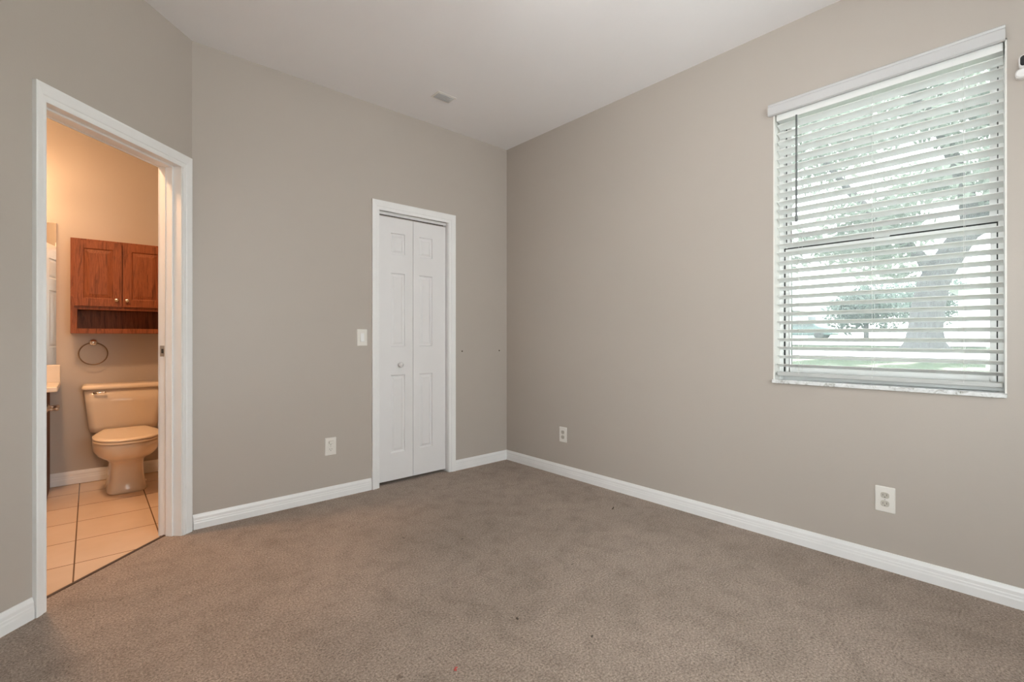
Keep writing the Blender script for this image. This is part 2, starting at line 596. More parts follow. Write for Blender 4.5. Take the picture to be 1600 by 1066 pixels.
k = math.tan(math.radians(22.5))
baseboard('baseboard_right', MXR, YREAR + 0.0, YB, 0, -1, label='white baseboard under the window wall')
baseboard('baseboard_back', MXB, XD, 1.508, k, 0, label='white baseboard between the bathroom doorway and the closet door')
baseboard('baseboard_corner', MXB, 2.234, XR, 0, -1, label='short white baseboard between the closet door and the corner')
baseboard('baseboard_diagonal', MXD, 0.852, SD, 0, -k, label='white baseboard left of the bathroom doorway')
baseboard('baseboard_left', frame_mx((XL, 0), (0, 1), (1, 0)), YREAR, YL, 0, -k, label='white baseboard along the left wall')
B2 = [(y, z * 1.15) for y, z in BASE]
baseboard('baseboard_bathroom', MXBB, -0.2148, 1.35, 0, 0, prof=B2, label='white baseboard behind the toilet')


# ------------------------------------------------------------------ door casings and jambs
def casing_prof(w):
    # (distance from inner edge, thickness)
    return [(0, 0), (0, 0.009), (w * 0.12, 0.011), (w * 0.32, 0.011), (w * 0.38, 0.014), (w * 0.62, 0.016), (w * 0.88, 0.0185), (w, 0.0175), (w, 0)]


def casing(name, mx, s0, s1, z1, wl, wr, wt, label):
    """s0<s1 inner edges; wl width on the s0 side, wr on the s1 side, wt at the head"""
    mb = MB()
    def leg(si, sg, w):
        p = casing_prof(w); q = casing_prof(wt)
        r0 = [mx @ Vector((si + sg * a, t, -0.01)) for a, t in p]
        r1 = [mx @ Vector((si + sg * a, t, z1 + b)) for (a, t), (b, _) in zip(p, q)]
        return r0, r1
    l0, l1 = leg(s0, -1, wl)
    r0, r1 = leg(s1, 1, wr)
    mb.loft([l0, l1, r1, r0])
    return struct(mb.build(name, M['trim']), label, 'door casing')


casing('trim_1', MXD, DS0 - 0.002, DS1 - 0.002, 2.026, 0.058, 0.046, 0.068, 'white door casing framing the bathroom doorway')
casing('trim_2', MXB, CX0 + 0.002, CX1 - 0.002, 2.016, 0.057, 0.062, 0.068, 'white casing framing the closet door')

# jamb lining of the bathroom doorway with door stops
mb = MB()
J = 0.006
mb.box((DS0, -T - 0.006, 0), (DS0 + J, 0.004, DZ), MXD)
mb.box((DS1 - J, -T - 0.006, 0), (DS1, 0.004, DZ), MXD)
mb.box((DS0, -T - 0.006, DZ - J), (DS1, 0.004, DZ), MXD)
jam = struct(mb.build('trim_3', M['trim'], bevel=0.001), 'white jamb lining inside the bathroom doorway', 'door jamb')
mb = MB()
mb.box((DS0 + J, -0.080, 0), (DS0 + J + 0.010, -0.042, DZ - J), MXD)
mb.box((DS1 - J - 0.010, -0.080, 0), (DS1 - J, -0.042, DZ - J), MXD)
mb.box((DS0 + J + 0.01, -0.080, DZ - J - 0.010), (DS1 - J - 0.01, -0.042, DZ - J), MXD)
mb.build('door_stop', M['trim'], jam, bevel=0.002)
# strike plate
mb = MB().box((DS0 + J, -0.118, 0.985), (DS0 + J + 0.0015, -0.094, 1.045), MXD)
sp = mb.build('strike_plate', M['steel'], jam)
MB().box((DS0 + J + 0.001, -0.110, 1.003), (DS0 + J + 0.0022, -0.098, 1.027), MXD).build('latch_hole', M['dark'], sp)

# back casing on the bathroom side
mxr = frame_mx(tuple(P0 - ND * T), TD, -ND)
casing('trim_4', mxr, DS0 + J, DS1 - J, 2.026, 0.057, 0.057, 0.060, 'white casing on the bathroom side of the doorway')

# threshold strip
mb = MB()
prof = [(-0.104, -0.004), (-0.104, 0.001), (-0.100, 0.0045), (-0.090, 0.0045), (-0.086, 0.001), (-0.086, -0.004)]
profile_bar(mb, prof, DS0 + J, DS1 - J, MXD)
struct(mb.build('trim_5', M['strip']), 'thin dark brown strip where carpet meets bathroom tile', 'threshold strip')


# ------------------------------------------------------------------ panelled slabs
def panel_slab(mb, mx, w, h, th, panels, both=True, prof=((0.0, 0.0), (0.006, 0.006), (0.014, 0.0065), (0.032, 0.0015))):
    """slab from local x 0..w, z 0..h, front face y=0, back y=-th"""
    def face(y0, sg):
        xs = sorted({0, w, *[p[0] for p in panels], *[p[1] for p in panels]})
        zs = sorted({0, h, *[p[2] for p in panels], *[p[3] for p in panels]})
        for i in range(len(xs) - 1):
            for j in range(len(zs) - 1):
                a, b, c, d = xs[i], xs[i + 1], zs[j], zs[j + 1]
                if any(a >= q[0] - 1e-6 and b <= q[1] + 1e-6 and c >= q[2] - 1e-6 and d <= q[3] + 1e-6 for q in panels): continue
                f = (0, 1, 2, 3) if sg > 0 else (3, 2, 1, 0)
                mb.add([mx @ Vector(v) for v in ((a, y0, c), (b, y0, c), (b, y0, d), (a, y0, d))], [f])
        for q in panels:
            rings = []
            for ins, dep in prof:
                y = y0 - sg * dep
                rings.append([mx @ Vector(v) for v in ((q[0] + ins, y, q[2] + ins), (q[1] - ins, y, q[2] + ins), (q[1] - ins, y, q[3] - ins), (q[0] + ins, y, q[3] - ins))])
            mb.loft(rings, cap=False)
            n = len(mb.v)
            mb.f.append((n - 4, n - 3, n - 2, n - 1))
    face(0, 1)
    if both: face(-th, -1)
    else: mb.add([mx @ Vector(v) for v in ((0, -th, 0), (w, -th, 0), (w, -th, h), (0, -th, h))], [(3, 2, 1, 0)])
    for q in (((0, 0, 0), (0, -th, 0), (0, -th, h), (0, 0, h)), ((w, 0, 0), (w, -th, 0), (w, -th, h), (w, 0, h)),
              ((0, 0, 0), (w, 0, 0), (w, -th, 0), (0, -th, 0)), ((0, 0, h), (w, 0, h), (w, -th, h), (0, -th, h))):
        mb.add([mx @ Vector(v) for v in q], [(0, 1, 2, 3)])


# bathroom door, hinged on the left jamb and standing open inside the bathroom
hinge = P0 + TD * (DS1 - J) - ND * T
ang = math.radians(DOOR_ANG) if 'DOOR_ANG' in globals() else math.radians(103)
dd = Vector((math.cos(ang), math.sin(ang)))
nn = Vector((dd.y, -dd.x))
mxdoor = frame_mx((hinge.x - 0.01, hinge.y, 0.012), dd, nn)
mb = MB()
dw, dh = 0.705, 2.01
pan = []
for x0, x1 in ((0.11, 0.32), (0.385, 0.595)):
    pan += [(x0, x1, 0.22, 0.80), (x0, x1, 0.98, 1.55), (x0, x1, 1.67, 1.87)]
panel_slab(mb, mxdoor, dw, dh, 0.035, pan)
bd = struct(mb.build('door_1', M['doorw']), 'white six panel bathroom door standing open, seen only in the mirror', 'door')
for sg in (1, -1):
    y = 0.0 if sg > 0 else -0.035
    c = mxdoor @ Vector((0.64, y, 0.99))
    ax = Vector((nn.x, nn.y, 0)) * sg
    MB().lathe(c, ax, [(0, 0), (0.03, 0), (0.03, 0.006), (0.012, 0.01), (0.012, 0.03), (0.024, 0.038), (0.028, 0.052), (0.020, 0.064), (0, 0.067)]).build('door_knob', M['steel'], bd, smooth=True)

# closet bifold door
cl = struct(bpy.data.objects.new('door_2', None), 'white two leaf panelled folding closet door, closed', 'door')
COL.objects.link(cl)
cl.location = (1.87, YB, 0)
ybf = YB + 0.032
for i, (a, b, pa, pb) in enumerate(((1.573, 1.8645, 1.680, 1.797), (1.8675, 2.163, 1.921, 2.040))):
    mxl = frame_mx((a, ybf, 0.022), (1, 0), (0, -1))
    mb = MB()
    panel_slab(mb, mxl, b - a, 1.963, 0.030, [(pa - a, pb - a, z0 - 0.022, z1 - 0.022) for z0, z1 in ((0.225, 0.808), (1.022, 1.572), (1.715, 1.872))],
               prof=((0.0, 0.0), (0.004, 0.010), (0.014, 0.011), (0.030, 0.002)))
    lf = mb.build('door_leaf', M['doorw'], cl)
    if i == 0:
        MB().lathe((1.752, ybf, 0.885), (0, -1, 0), [(0, 0), (0.012, 0), (0.009, 0.010), (0.017, 0.017), (0.020, 0.026), (0.015, 0.034), (0, 0.037)]).build('door_knob', M['doorw'], lf, smooth=True)
mb = MB().box((CX0 + 0.001, YB + 0.028, 1.998), (CX1 - 0.001, YB + 0.066, CZ - 0.001))
mb.build('track', M['trim'], cl)
MB().box((CX0 + 0.012, YB + 0.030, 1.9905), (CX1 - 0.03, YB + 0.060, 1.9985)).build('track_gap_shade', M['dark'], cl)  # dark strip in place of the shade in the gap under the track
MB().box((CX0 + 0.012, YB + 0.029, 1.9855), (CX1 - 0.03, YB + 0.058, 1.9900)).build('track_rail', M['chrome'], cl)
mb = MB()
mb.box((CX0 + 0.0005, YB + 0.001, 0.001), (CX0 + 0.0045, YB + T, CZ - 0.001))
mb.box((CX1 - 0.0045, YB + 0.001, 0.001), (CX1 - 0.0005, YB + T, CZ - 0.001))
struct(mb.build('trim_6', M['trim']), 'white side lining inside the closet doorway', 'door jamb')

# ------------------------------------------------------------------ window
win = struct(bpy.data.objects.new('window_1', None), 'white single hung window behind the blind', 'window')
COL.objects.link(win)
win.location = (XR, 0.55, WZ0)
# reveal lining
mb = MB()
mb.box((WY0, -T - 0.001, WZ0), (WY0 + 0.006, 0.001, WZ1), MXR)
mb.box((WY1 - 0.006, -T - 0.001, WZ0), (WY1, 0.001, WZ1), MXR)
mb.box((WY0, -T - 0.001, WZ1 - 0.006), (WY1, 0.001, WZ1), MXR)
mb.build('window_reveal', M['reveal'], win)
mb = MB().box((WY0 - 0.001, -T, WZ0 - 0.003), (WY1 + 0.003, 0.016, WZ0 + 0.0165), MXR)
mb.build('window_sill', M['marble'], win, bevel=0.003)


def ring_frame(mb, mx, a, b, c, d, w, y0, y1, wb=None):
    wb = wb or w
    mb.box((a, y0, c), (a + w, y1, d), mx)
    mb.box((b - w, y0, c), (b, y1, d), mx)
    mb.box((a + w, y0, d - w), (b - w, y1, d), mx)
    mb.box((a + w, y0, c), (b - w, y1, c + wb), mx)


a0, a1 = WY0 + 0.006, WY1 - 0.006
FW = 0.022
mb = MB()
ring_frame(mb, MXR, a0, a1, WZ0 + 0.0165, WZ1 - 0.006, FW, -0.118, -0.076, 0.03)
mb.build('window_frame', M['vinyl'], win, bevel=0.0015)
g0, g1 = a0 + FW + 0.005, a1 - FW - 0.005
ls = MB()
ring_frame(ls, MXR, g0, g1, 0.892, 1.576, 0.020, -0.104, -0.082, 0.035)
lso = ls.build('lower_sash', M['vinyl'], win, bevel=0.002)
MB().box((g0 + 0.018, -0.094, 0.915), (g1 - 0.018, -0.091, 1.558), MXR).build('window_pane', M['glass'], lso)
sc0 = MB()  # rim of the added veil pane that softens the outdoor contrast
ring_frame(sc0, MXR, g0, g1, 0.892, WZ1 - 0.02, 0.014, -0.150, -0.140)
sco = sc0.build('veil_frame', M['vinyl'], win, bevel=0.002)
MB().add([MXR @ Vector(v) for v in ((a0 + 0.045, -0.145, 0.905), (a1 - 0.045, -0.145, 0.905), (a1 - 0.045, -0.145, WZ1 - 0.03), (a0 + 0.045, -0.145, WZ1 - 0.03))], [(0, 1, 2, 3)]).build('glare_veil', M['veil'], sco)
us = MB()
ring_frame(us, MXR, g0, g1, 1.583, WZ1 - 0.030, 0.022, -0.128, -0.106, 0.034)
uso = us.build('upper_sash', M['vinyl'], win, bevel=0.002)
MB().box((g0 + 0.018, -0.119, 1.60), (g1 - 0.018, -0.116, WZ1 - 0.045), MXR).build('window_pane', M['glass'], uso)
g = MB()
g.box((a0 + FW - 0.0005, -0.100, 0.885), (g0 + 0.0005, -0.081, 1.582), MXR)
g.box((g1 - 0.0005, -0.100, 0.885), (a1 - FW + 0.0005, -0.081, 1.582), MXR)
g.box((g0, -0.100, 1.5755), (g1, -0.081, 1.582), MXR)
g.build('weatherstrip', M['gasket'], win)
g = MB()
g.box((a0 + FW - 0.0005, -0.117, 1.62), (g0 + 0.0005, -0.110, WZ1 - 0.03), MXR)
g.box((g1 - 0.0005, -0.117, 1.62), (a1 - FW + 0.0005, -0.110, WZ1 - 0.03), MXR)
g.build('weatherstrip', M['gasket'], win)
MB().box((0.50, -0.084, 1.5765), (0.56, -0.068, 1.588), MXR).build('sash_lock', M['vinyl'], lso, bevel=0.003)

# window added beside the camera to carry the side fill light, unseen
win2 = struct(bpy.data.objects.new('added_window_left', None), 'white window added in the left wall for fill light, unseen beside the view', 'window')
COL.objects.link(win2)
win2.location = (XL, -0.3, 0.54)
MXW2 = frame_mx((XL, 0), (0, 1), (1, 0))
mb = MB()
ring_frame(mb, MXW2, -1.02, 0.42, 0.54, 2.08, 0.04, -0.10, -0.05)
mb.box((-0.98, -0.10, 1.30), (0.38, -0.05, 1.33), MXW2)
mb.build('window_frame', M['vinyl'], win2)
MB().box((-0.98, -0.077, 0.58), (0.38, -0.073, 2.04), MXW2).build('window_pane', M['glass'], win2)

win3 = struct(bpy.data.objects.new('added_window_rear', None), 'white window added in the wall behind the view for fill light, unseen', 'window')  # added behind the view, goes with the rear fill light
COL.objects.link(win3)
win3.location = (1.15, YREAR, 0.78)
MXW3 = frame_mx((0, YREAR), (1, 0), (0, 1))
mb = MB()
ring_frame(mb, MXW3, 0.30, 2.0, 0.78, 2.12, 0.04, -0.10, -0.05)
mb.box((1.135, -0.10, 0.82), (1.165, -0.05, 2.08), MXW3)
mb.build('window_frame', M['vinyl'], win3)
MB().box((0.34, -0.077, 0.82), (1.96, -0.073, 2.08), MXW3).build('window_pane', M['glass'], win3)

# ------------------------------------------------------------------ blind
bl = empty('window_blind', (XR, 0.55, 0.89), 'white horizontal slat blind hanging in the window, slats half open', 'blind')
b0, b1 = WY0 + 0.012, WY1 - 0.014
mb = MB()
vy0, vy1 = 0.110, 1.013
prof = [(0.001, 2.300), (0.016, 2.298), (0.022, 2.303), (0.022, 2.344), (0.018, 2.350), (0.021, 2.358), (0.016, 2.363), (0.001, 2.363)]
profile_bar(mb, prof, vy0, vy1, MXR)
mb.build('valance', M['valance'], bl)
mb = MB().box((b0, -0.062, 2.268), (b1, -0.006, 2.303), MXR)
mb.build('head_rail', M['slat'], bl, bevel=0.002)
TILT = math.radians(19)
YC = -0.036
NSL = 29
zs_first, zs_last = 2.240, 0.938
slat_w = 0.050
base = MB()
ca, sa = math.cos(TILT), math.sin(TILT)
top, bot = [], []
N = 6
for i in range(N + 1):
    u = (i / N - 0.5) * slat_w
    crown = 0.0022 * (1 - (2 * u / slat_w) ** 2)
    top.append((u * ca - crown * sa, u * sa + crown * ca + 0.0014))
    bot.append((u * ca - crown * sa, u * sa + crown * ca - 0.0014))
ring = top + bot[::-1]
r0 = [(b0, y, z) for y, z in ring]
r1 = [(b1, y, z) for y, z in ring]
base.loft([r0, r1])
sl = None
for i in range(NSL):
    z = zs_first + (zs_last - zs_first) * i / (NSL - 1)
    mx = MXR @ Matrix.Translation((0, YC, z))
    if sl is None:
        sl = base.build('slat', M['slat'], bl)
        o = sl
    else:
        o = sl.copy()
        COL.objects.link(o)
        o.parent = bl
    o.matrix_parent_inverse = Matrix.Identity(4)
    o.matrix_local = Matrix.Translation(-Vector(bl.location)) @ mx
mb = MB()
mb.box((b0, YC - 0.025, 0.882), (b1, YC + 0.025, 0.903), MXR)
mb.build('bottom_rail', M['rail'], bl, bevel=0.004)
for y in (0.870, 0.555, 0.235):
    mb = MB()
    for off in (-0.027, 0.027):
        mb.sweep([MXR @ Vector((y, YC + off, 0.895)), MXR @ Vector((y, YC + off, 2.27))], 0.0007, 5)
    for i in range(NSL):
        z = zs_first + (zs_last - zs_first) * i / (NSL - 1) - 0.004
        mb.sweep([MXR @ Vector((y, YC - 0.027, z - 0.0065)), MXR @ Vector((y, YC + 0.027, z + 0.0065))], 0.0006, 4)
    mb.build('ladder_cord', M['cord'], bl)
mb = MB()
mb.sweep([MXR @ Vector((0.868 + 0.03, 0.004, 2.268)), MXR @ Vector((0.868 + 0.03, 0.004, 2.25))], 0.002, 6)
mb = MB()
mb.lathe(MXR @ Vector((0.878, 0.002, 1.703)), (0, 0, 1), [(0, 0), (0.0062, 0.001), (0.0062, 0.03), (0.0048, 0.04), (0.0048, 0.565), (0, 0.566)], 8)
mb.build('tilt_wand', M['wand'], bl, smooth=True)


# ------------------------------------------------------------------ small things on the walls
def rrect(cx, cz, w, h, r, y, n=5):
    pts = []
    for qx, qz, a0 in ((1, 1, 0), (-1, 1, 90), (-1, -1, 180), (1, -1, 270)):
        for i in range(n + 1):
            a = math.radians(a0 + 90 * i / n)
            pts.append((cx + qx * (w / 2 - r) + r * math.cos(a), y, cz + qz * (h / 2 - r) + r * math.sin(a)))
    return pts


def plate(name, mx, s, z, label, cat, w=0.076, h=0.119):
    o = empty(name, tuple(mx @ Vector((s, 0, z))), label, cat)
    mb = MB().loft([[mx @ Vector(p) for p in rrect(s, z, w, h, 0.004, 0)],
                    [mx @ Vector(p) for p in rrect(s, z, w, h, 0.004, 0.003)],
                    [mx @ Vector(p) for p in rrect(s, z, w - 0.006, h - 0.006, 0.004, 0.006)]])
    mb.build('cover_plate', M['plate'], o)
    return o


def receptacle(o, mx, s, z, m='recept', slots=True):
    mb = MB().loft([[mx @ Vector(p) for p in rrect(s, z, 0.034, 0.029, 0.011, 0.005)], [mx @ Vector(p) for p in rrect(s, z, 0.032, 0.027, 0.010, 0.0075)]])
    r = mb.build('socket', M[m], o)
    if slots:
        sb = MB()
        sb.box((s - 0.008, 0.007, z - 0.002), (s - 0.006, 0.0079, z + 0.007), mx)
        sb.box((s + 0.006, 0.007, z - 0.002), (s + 0.008, 0.0079, z + 0.006), mx)
        sb.lathe(mx @ Vector((s, 0.0070, z - 0.008)), mx.to_3x3() @ Vector((0, 1, 0)), [(0, 0), (0.0025, 0), (0.0025, 0.0009), (0, 0.0009)], 8)
        sb.build('slot', M['slot'], r)


def outlet(mx, s, z, label, m='recept', slots=True):
    o = plate('wall_outlet', mx, s, z, label, 'outlet')
    receptacle(o, mx, s, z + 0.0195, m, slots)
    receptacle(o, mx, s, z - 0.0195, m, slots)
    MB().lathe(mx @ Vector((s, 0.0055, z)), mx.to_3x3() @ Vector((0, 1, 0)), [(0, 0), (0.003, 0), (0.0025, 0.0016), (0, 0.002)], 10).build('screw', M['steel'], o)
    return o


outlet(MXR, 2.534, 0.323, 'small beige outlet low on the window wall, nearest the room corner')
outlet(MXR, 0.503, 0.329, 'beige outlet low on the wall under the window')
ob = outlet(MXB, 1.217, 0.354, 'white outlet with a small plug-in cap, left of the closet door', 'plate')
MB().box((1.202, 0.006, 0.376), (1.236, 0.022, 0.392), MXB).build('plug_cap', M['plate'], ob, bevel=0.004)
sw = plate('light_switch', MXB, 1.440, 1.090, 'white rocker light switch beside the closet door casing', 'light switch')
mb = MB()
mb.loft([[MXB @ Vector(p) for p in rrect(1.440, 1.090, 0.034, 0.068, 0.002, 0.005)], [MXB @ Vector(p) for p in rrect(1.440, 1.090, 0.032, 0.066, 0.002, 0.0075)]])
mb.build('switch_frame', M['plate'], sw)
mb = MB().add([MXB @ Vector(p) for p in ((1.427, 0.0070, 1.060), (1.453, 0.0070, 1.060), (1.453, 0.0125, 1.062), (1.427, 0.0125, 1.062),
                                         (1.427, 0.0070, 1.120), (1.453, 0.0070, 1.120), (1.453, 0.0078, 1.120), (1.427, 0.0078, 1.120))],
              [(0, 1, 2, 3), (4, 5, 6, 7), (0, 1, 5, 4), (3, 2, 6, 7), (0, 3, 7, 4), (1, 2, 6, 5)])
mb.build('rocker', M['trim'], sw)

for x, z, lb in ((2.307, 0.976, 'tiny dark wall screw just right of the closet casing'), (2.709, 0.974, 'tiny dark wall screw near the room corner')):
    s = MB().lathe((x, YB, z), (0, -1, 0), [(0, 0), (0.0065, 0), (0.006, 0.002), (0.003, 0.003), (0, 0.0032)], 12).build('wall_screw', M['darklint'])
    tag(s, lb, 'screw', 'dark screws in the wall right of the closet')

# small plate on the ceiling
cp = empty('ceiling_vent', (1.862, 2.832, H), 'small white rectangular cover plate on the ceiling', 'ceiling vent')
mxc = Matrix.Translation((1.85, 2.80, H)) @ Matrix.Rotation(math.radians(0), 4, 'Z')
mb = MB()
mb.box((-0.075, -0.05, -0.004), (0.075, 0.05, 0), mxc)
mb.build('vent_frame', M['plate'], cp, bevel=0.003)
mb = MB()
for i in range(5):
    mb.box((-0.062, -0.036 + i * 0.0155, -0.009), (0.062, -0.029 + i * 0.0155, -0.004), mxc)
mb.build('vent_louvre', M['valance'], cp)

# wall camera by the window
sc_ = empty('security_camera', (XR, 0.045, 2.11), 'small white security camera with black face, right of the window top', 'security camera')
def rbox(mb, mx, cx, cz, w, h, r, y0, y1, e=0.004):
    mb.loft([[mx @ Vector(p) for p in rrect(cx, cz, w - 2 * e, h - 2 * e, r - e * 0.5, y0)],
             [mx @ Vector(p) for p in rrect(cx, cz, w, h, r, y0 + e)],
             [mx @ Vector(p) for p in rrect(cx, cz, w, h, r, y1 - e)],
             [mx @ Vector(p) for p in rrect(cx, cz, w - 2 * e, h - 2 * e, r - e * 0.5, y1)]])
mb = MB(); rbox(mb, MXR, 0.050, 2.140, 0.066, 0.038, 0.017, 0.001, 0.034)
mb.build('camera_base', M['camwhite'], sc_, smooth=False)
mb = MB(); rbox(mb, MXR, 0.046, 2.186, 0.054, 0.052, 0.014, 0.006, 0.034)
mb.build('camera_body', M['camwhite'], sc_)
mb = MB(); rbox(mb, MXR, 0.046, 2.187, 0.045, 0.041, 0.011, 0.030, 0.0355, 0.001)
fc = mb.build('camera_face', M['black'], sc_)
MB().lathe(MXR @ Vector((0.046, 0.0352, 2.190)), (-1, 0, 0), [(0, 0), (0.012, 0), (0.011, 0.002), (0.007, 0.001), (0, 0.002)], 20).build('camera_lens', M['carglass'], fc, smooth=True)

# lint on the carpet
def lint(x, y, sx, sy, ang, m, name, label):
    mb = MB()
    pts = []
    for i in range(7):
        t = i / 6 - 0.5
        pts.append((t * sx, math.sin(i * 2.1) * sy * 0.3, 0.003 + 0.002 * math.sin(i * 1.7)))
    ca, sa = math.cos(ang), math.sin(ang)
    pts = [(x + a * ca - b * sa, y + a * sa + b * ca, c) for a, b, c in pts]
    mb.sweep(pts, 0.002, 6, radii=[0.001, 0.0022, 0.003, 0.0024, 0.003, 0.002, 0.0008])
    return tag(mb.build(name, m, smooth=True), label, 'lint')


# ------------------------------------------------------------------ bathroom: toilet
CXT = 0.200
to = empty('toilet', (CXT, 4.5, -0.003), 'bone coloured two piece toilet with closed lid against the bathroom wall', 'toilet')


def egg(z, hw, yf, yb, ex=2.3, n=36, wpos=0.5, back_sq=None):
    yc = yf + (yb - yf) * wpos
    out = []
    for i in range(n):
        a = 2 * math.pi * i / n
        c, s = math.cos(a), math.sin(a)
        e = 2.0 / (back_sq if (back_sq and s > 0) else ex)
        x = hw * math.copysign(abs(c) ** e, c)
        r = (yb - yc) if s > 0 else (yc - yf)
        y = yc + r * math.copysign(abs(s) ** e, s)
        out.append((CXT + x, y, z))
    return out


z0 = -0.003
rings = [egg(z0, 0.112, 4.285, 4.72, 5), egg(z0 + 0.012, 0.116, 4.280, 4.72, 5), egg(0.03, 0.110, 4.288, 4.715, 5), egg(0.09, 0.101, 4.298, 4.70, 4.8),
         egg(0.17, 0.096, 4.298, 4.69, 4.3), egg(0.212, 0.100, 4.280, 4.69, 3.4), egg(0.238, 0.118, 4.225, 4.68, 2.9), egg(0.258, 0.143, 4.165, 4.67, 2.6), egg(0.280, 0.165, 4.115, 4.66, 2.4),
         egg(0.312, 0.181, 4.072, 4.64, 2.3), egg(0.350, 0.186, 4.052, 4.62, 2.3), egg(0.372, 0.186, 4.050, 4.61, 2.3), egg(0.380, 0.180, 4.056, 4.60, 2.3)]
MB().loft(rings).build('bowl', M['ceramic'], to, smooth=True)
# shelf joining bowl to tank
MB().loft([egg(0.30, 0.10, 4.50, 4.80, 5), egg(0.372, 0.125, 4.50, 4.80, 5), egg(0.384, 0.120, 4.505, 4.80, 5)]).build('bowl_deck', M['ceramic'], to, smooth=True)


def lid_ring(z, g):
    pts = []
    n = 28
    hw = 0.187 - g
    for i in range(n + 1):       # front half ellipse from right to left
        a = math.pi * i / n
        c, s = math.cos(a), math.sin(a)
        pts.append((CXT + hw * math.copysign(abs(c) ** 0.85, c), 4.30 - (0.262 - g) * abs(s) ** 0.85, z))
    pts += [(CXT - hw * 0.99, 4.345, z), (CXT - hw * 0.93, 4.40, z), (CXT - 0.128 + g, 4.590 - g, z), (CXT + 0.128 - g, 4.590 - g, z), (CXT + hw * 0.93, 4.40, z), (CXT + hw * 0.99, 4.345, z)]
    return pts


MB().loft([lid_ring(0.384, 0.006), lid_ring(0.386, 0.0), lid_ring(0.396, 0.0), lid_ring(0.399, 0.004)]).build('seat_ring', M['seat'], to)
MB().loft([lid_ring(0.4015, 0.004), lid_ring(0.404, -0.001), lid_ring(0.412, -0.001), lid_ring(0.418, 0.008), lid_ring(0.4205, 0.03)]).build('seat_lid', M['seat'], to, smooth=False, bevel=0.002)


def tank_ring(z, hw, yf, r=0.045, yb=4.806):
    pts = []
    for qx, qy, a0 in ((1, 1, 0), (-1, 1, 90), (-1, -1, 180), (1, -1, 270)):
        rr = 0.015 if qy > 0 else r
        cx = CXT + qx * (hw - rr)
        cy = (yb - rr) if qy > 0 else (yf + rr)
        for i in range(8):
            a = math.radians(a0 + 90 * i / 7)
            pts.append((cx + rr * math.cos(a), cy + rr * math.sin(a), z))
    return pts


MB().loft([tank_ring(0.386, 0.185, 4.650), tank_ring(0.394, 0.200, 4.635), tank_ring(0.43, 0.207, 4.628), tank_ring(0.60, 0.222, 4.617), tank_ring(0.706, 0.230, 4.612)]).build('tank', M['ceramic'], to, smooth=True)
MB().loft([tank_ring(0.706, 0.232, 4.608), tank_ring(0.709, 0.243, 4.598), tank_ring(0.722, 0.243, 4.598), tank_ring(0.736, 0.236, 4.604), tank_ring(0.741, 0.222, 4.616)]).build('tank_lid', M['ceramic'], to, smooth=True)
mb = MB()
mb.lathe((0.030, 4.616, 0.684), (0, -1, 0), [(0, 0), (0.012, 0), (0.012, 0.006), (0.006, 0.008), (0.006, 0.016), (0, 0.016)], 14)
mb.sweep([(0.026, 4.598, 0.685), (0.05, 4.595, 0.684), (0.075, 4.593, 0.685), (0.092, 4.593, 0.687)], 0.006, 8, radii=[0.006, 0.005, 0.006, 0.008])
mb.build('flush_lever', M['chrome'], to, smooth=True)
for sx in (-1, 1):
    MB().lathe((CXT + sx * 0.1055, 4.50, 0.012), (sx * 0.3, 0, 1), [(0.014, 0), (0.013, 0.012), (0.007, 0.018), (0, 0.019)], 12).build('bolt_cap', M['ceramic'], to, smooth=True)

# ------------------------------------------------------------------ bathroom: wall cabinet
yc0 = YBATH - 0.2
cb = empty('wall_cabinet', (0.184, YBATH, 1.12), 'cherry stained wood wall cabinet with open shelf above the toilet', 'cabinet')
c0, c1, ct, cbm = -0.102, 0.470, 1.803, 1.120
mb = MB()
mb.box((c0, yc0 + 0.018, cbm), (c0 + 0.016, YBATH - 0.001, ct))
mb.box((c1 - 0.016, yc0 + 0.018, cbm), (c1, YBATH - 0.001, ct))
mb.box((c0 + 0.016, yc0 + 0.018, ct - 0.016), (c1 - 0.016, YBATH - 0.001, ct))
mb.box((c0 + 0.016, yc0 + 0.018, cbm), (c1 - 0.016, YBATH - 0.001, cbm + 0.016))
mb.box((c0 + 0.016, yc0 + 0.018, 1.296), (c1 - 0.016, YBATH - 0.001, 1.312))
mb.box((c0 + 0.016, YBATH - 0.010, cbm + 0.016), (c1 - 0.016, YBATH - 0.001, ct - 0.016))
mb.build('cabinet_box', M['oak'], cb)
mb = MB()   # face frame
mb.box((c0, yc0, cbm), (c0 + 0.036, yc0 + 0.018, ct))
mb.box((c1 - 0.036, yc0, cbm), (c1, yc0 + 0.018, ct))
mb.box((c0 + 0.036, yc0, ct - 0.03), (c1 - 0.036, yc0 + 0.018, ct))
mb.box((c0 + 0.036, yc0, 1.292), (c1 - 0.036, yc0 + 0.018, 1.326))
mb.box((c0 + 0.036, yc0, cbm), (c1 - 0.036, yc0 + 0.018, cbm + 0.034))
mb.box((0.170, yc0, 1.326), (0.198, yc0 + 0.018, ct - 0.03))
mb.build('face_frame', M['oak'], cb, bevel=0.0015)
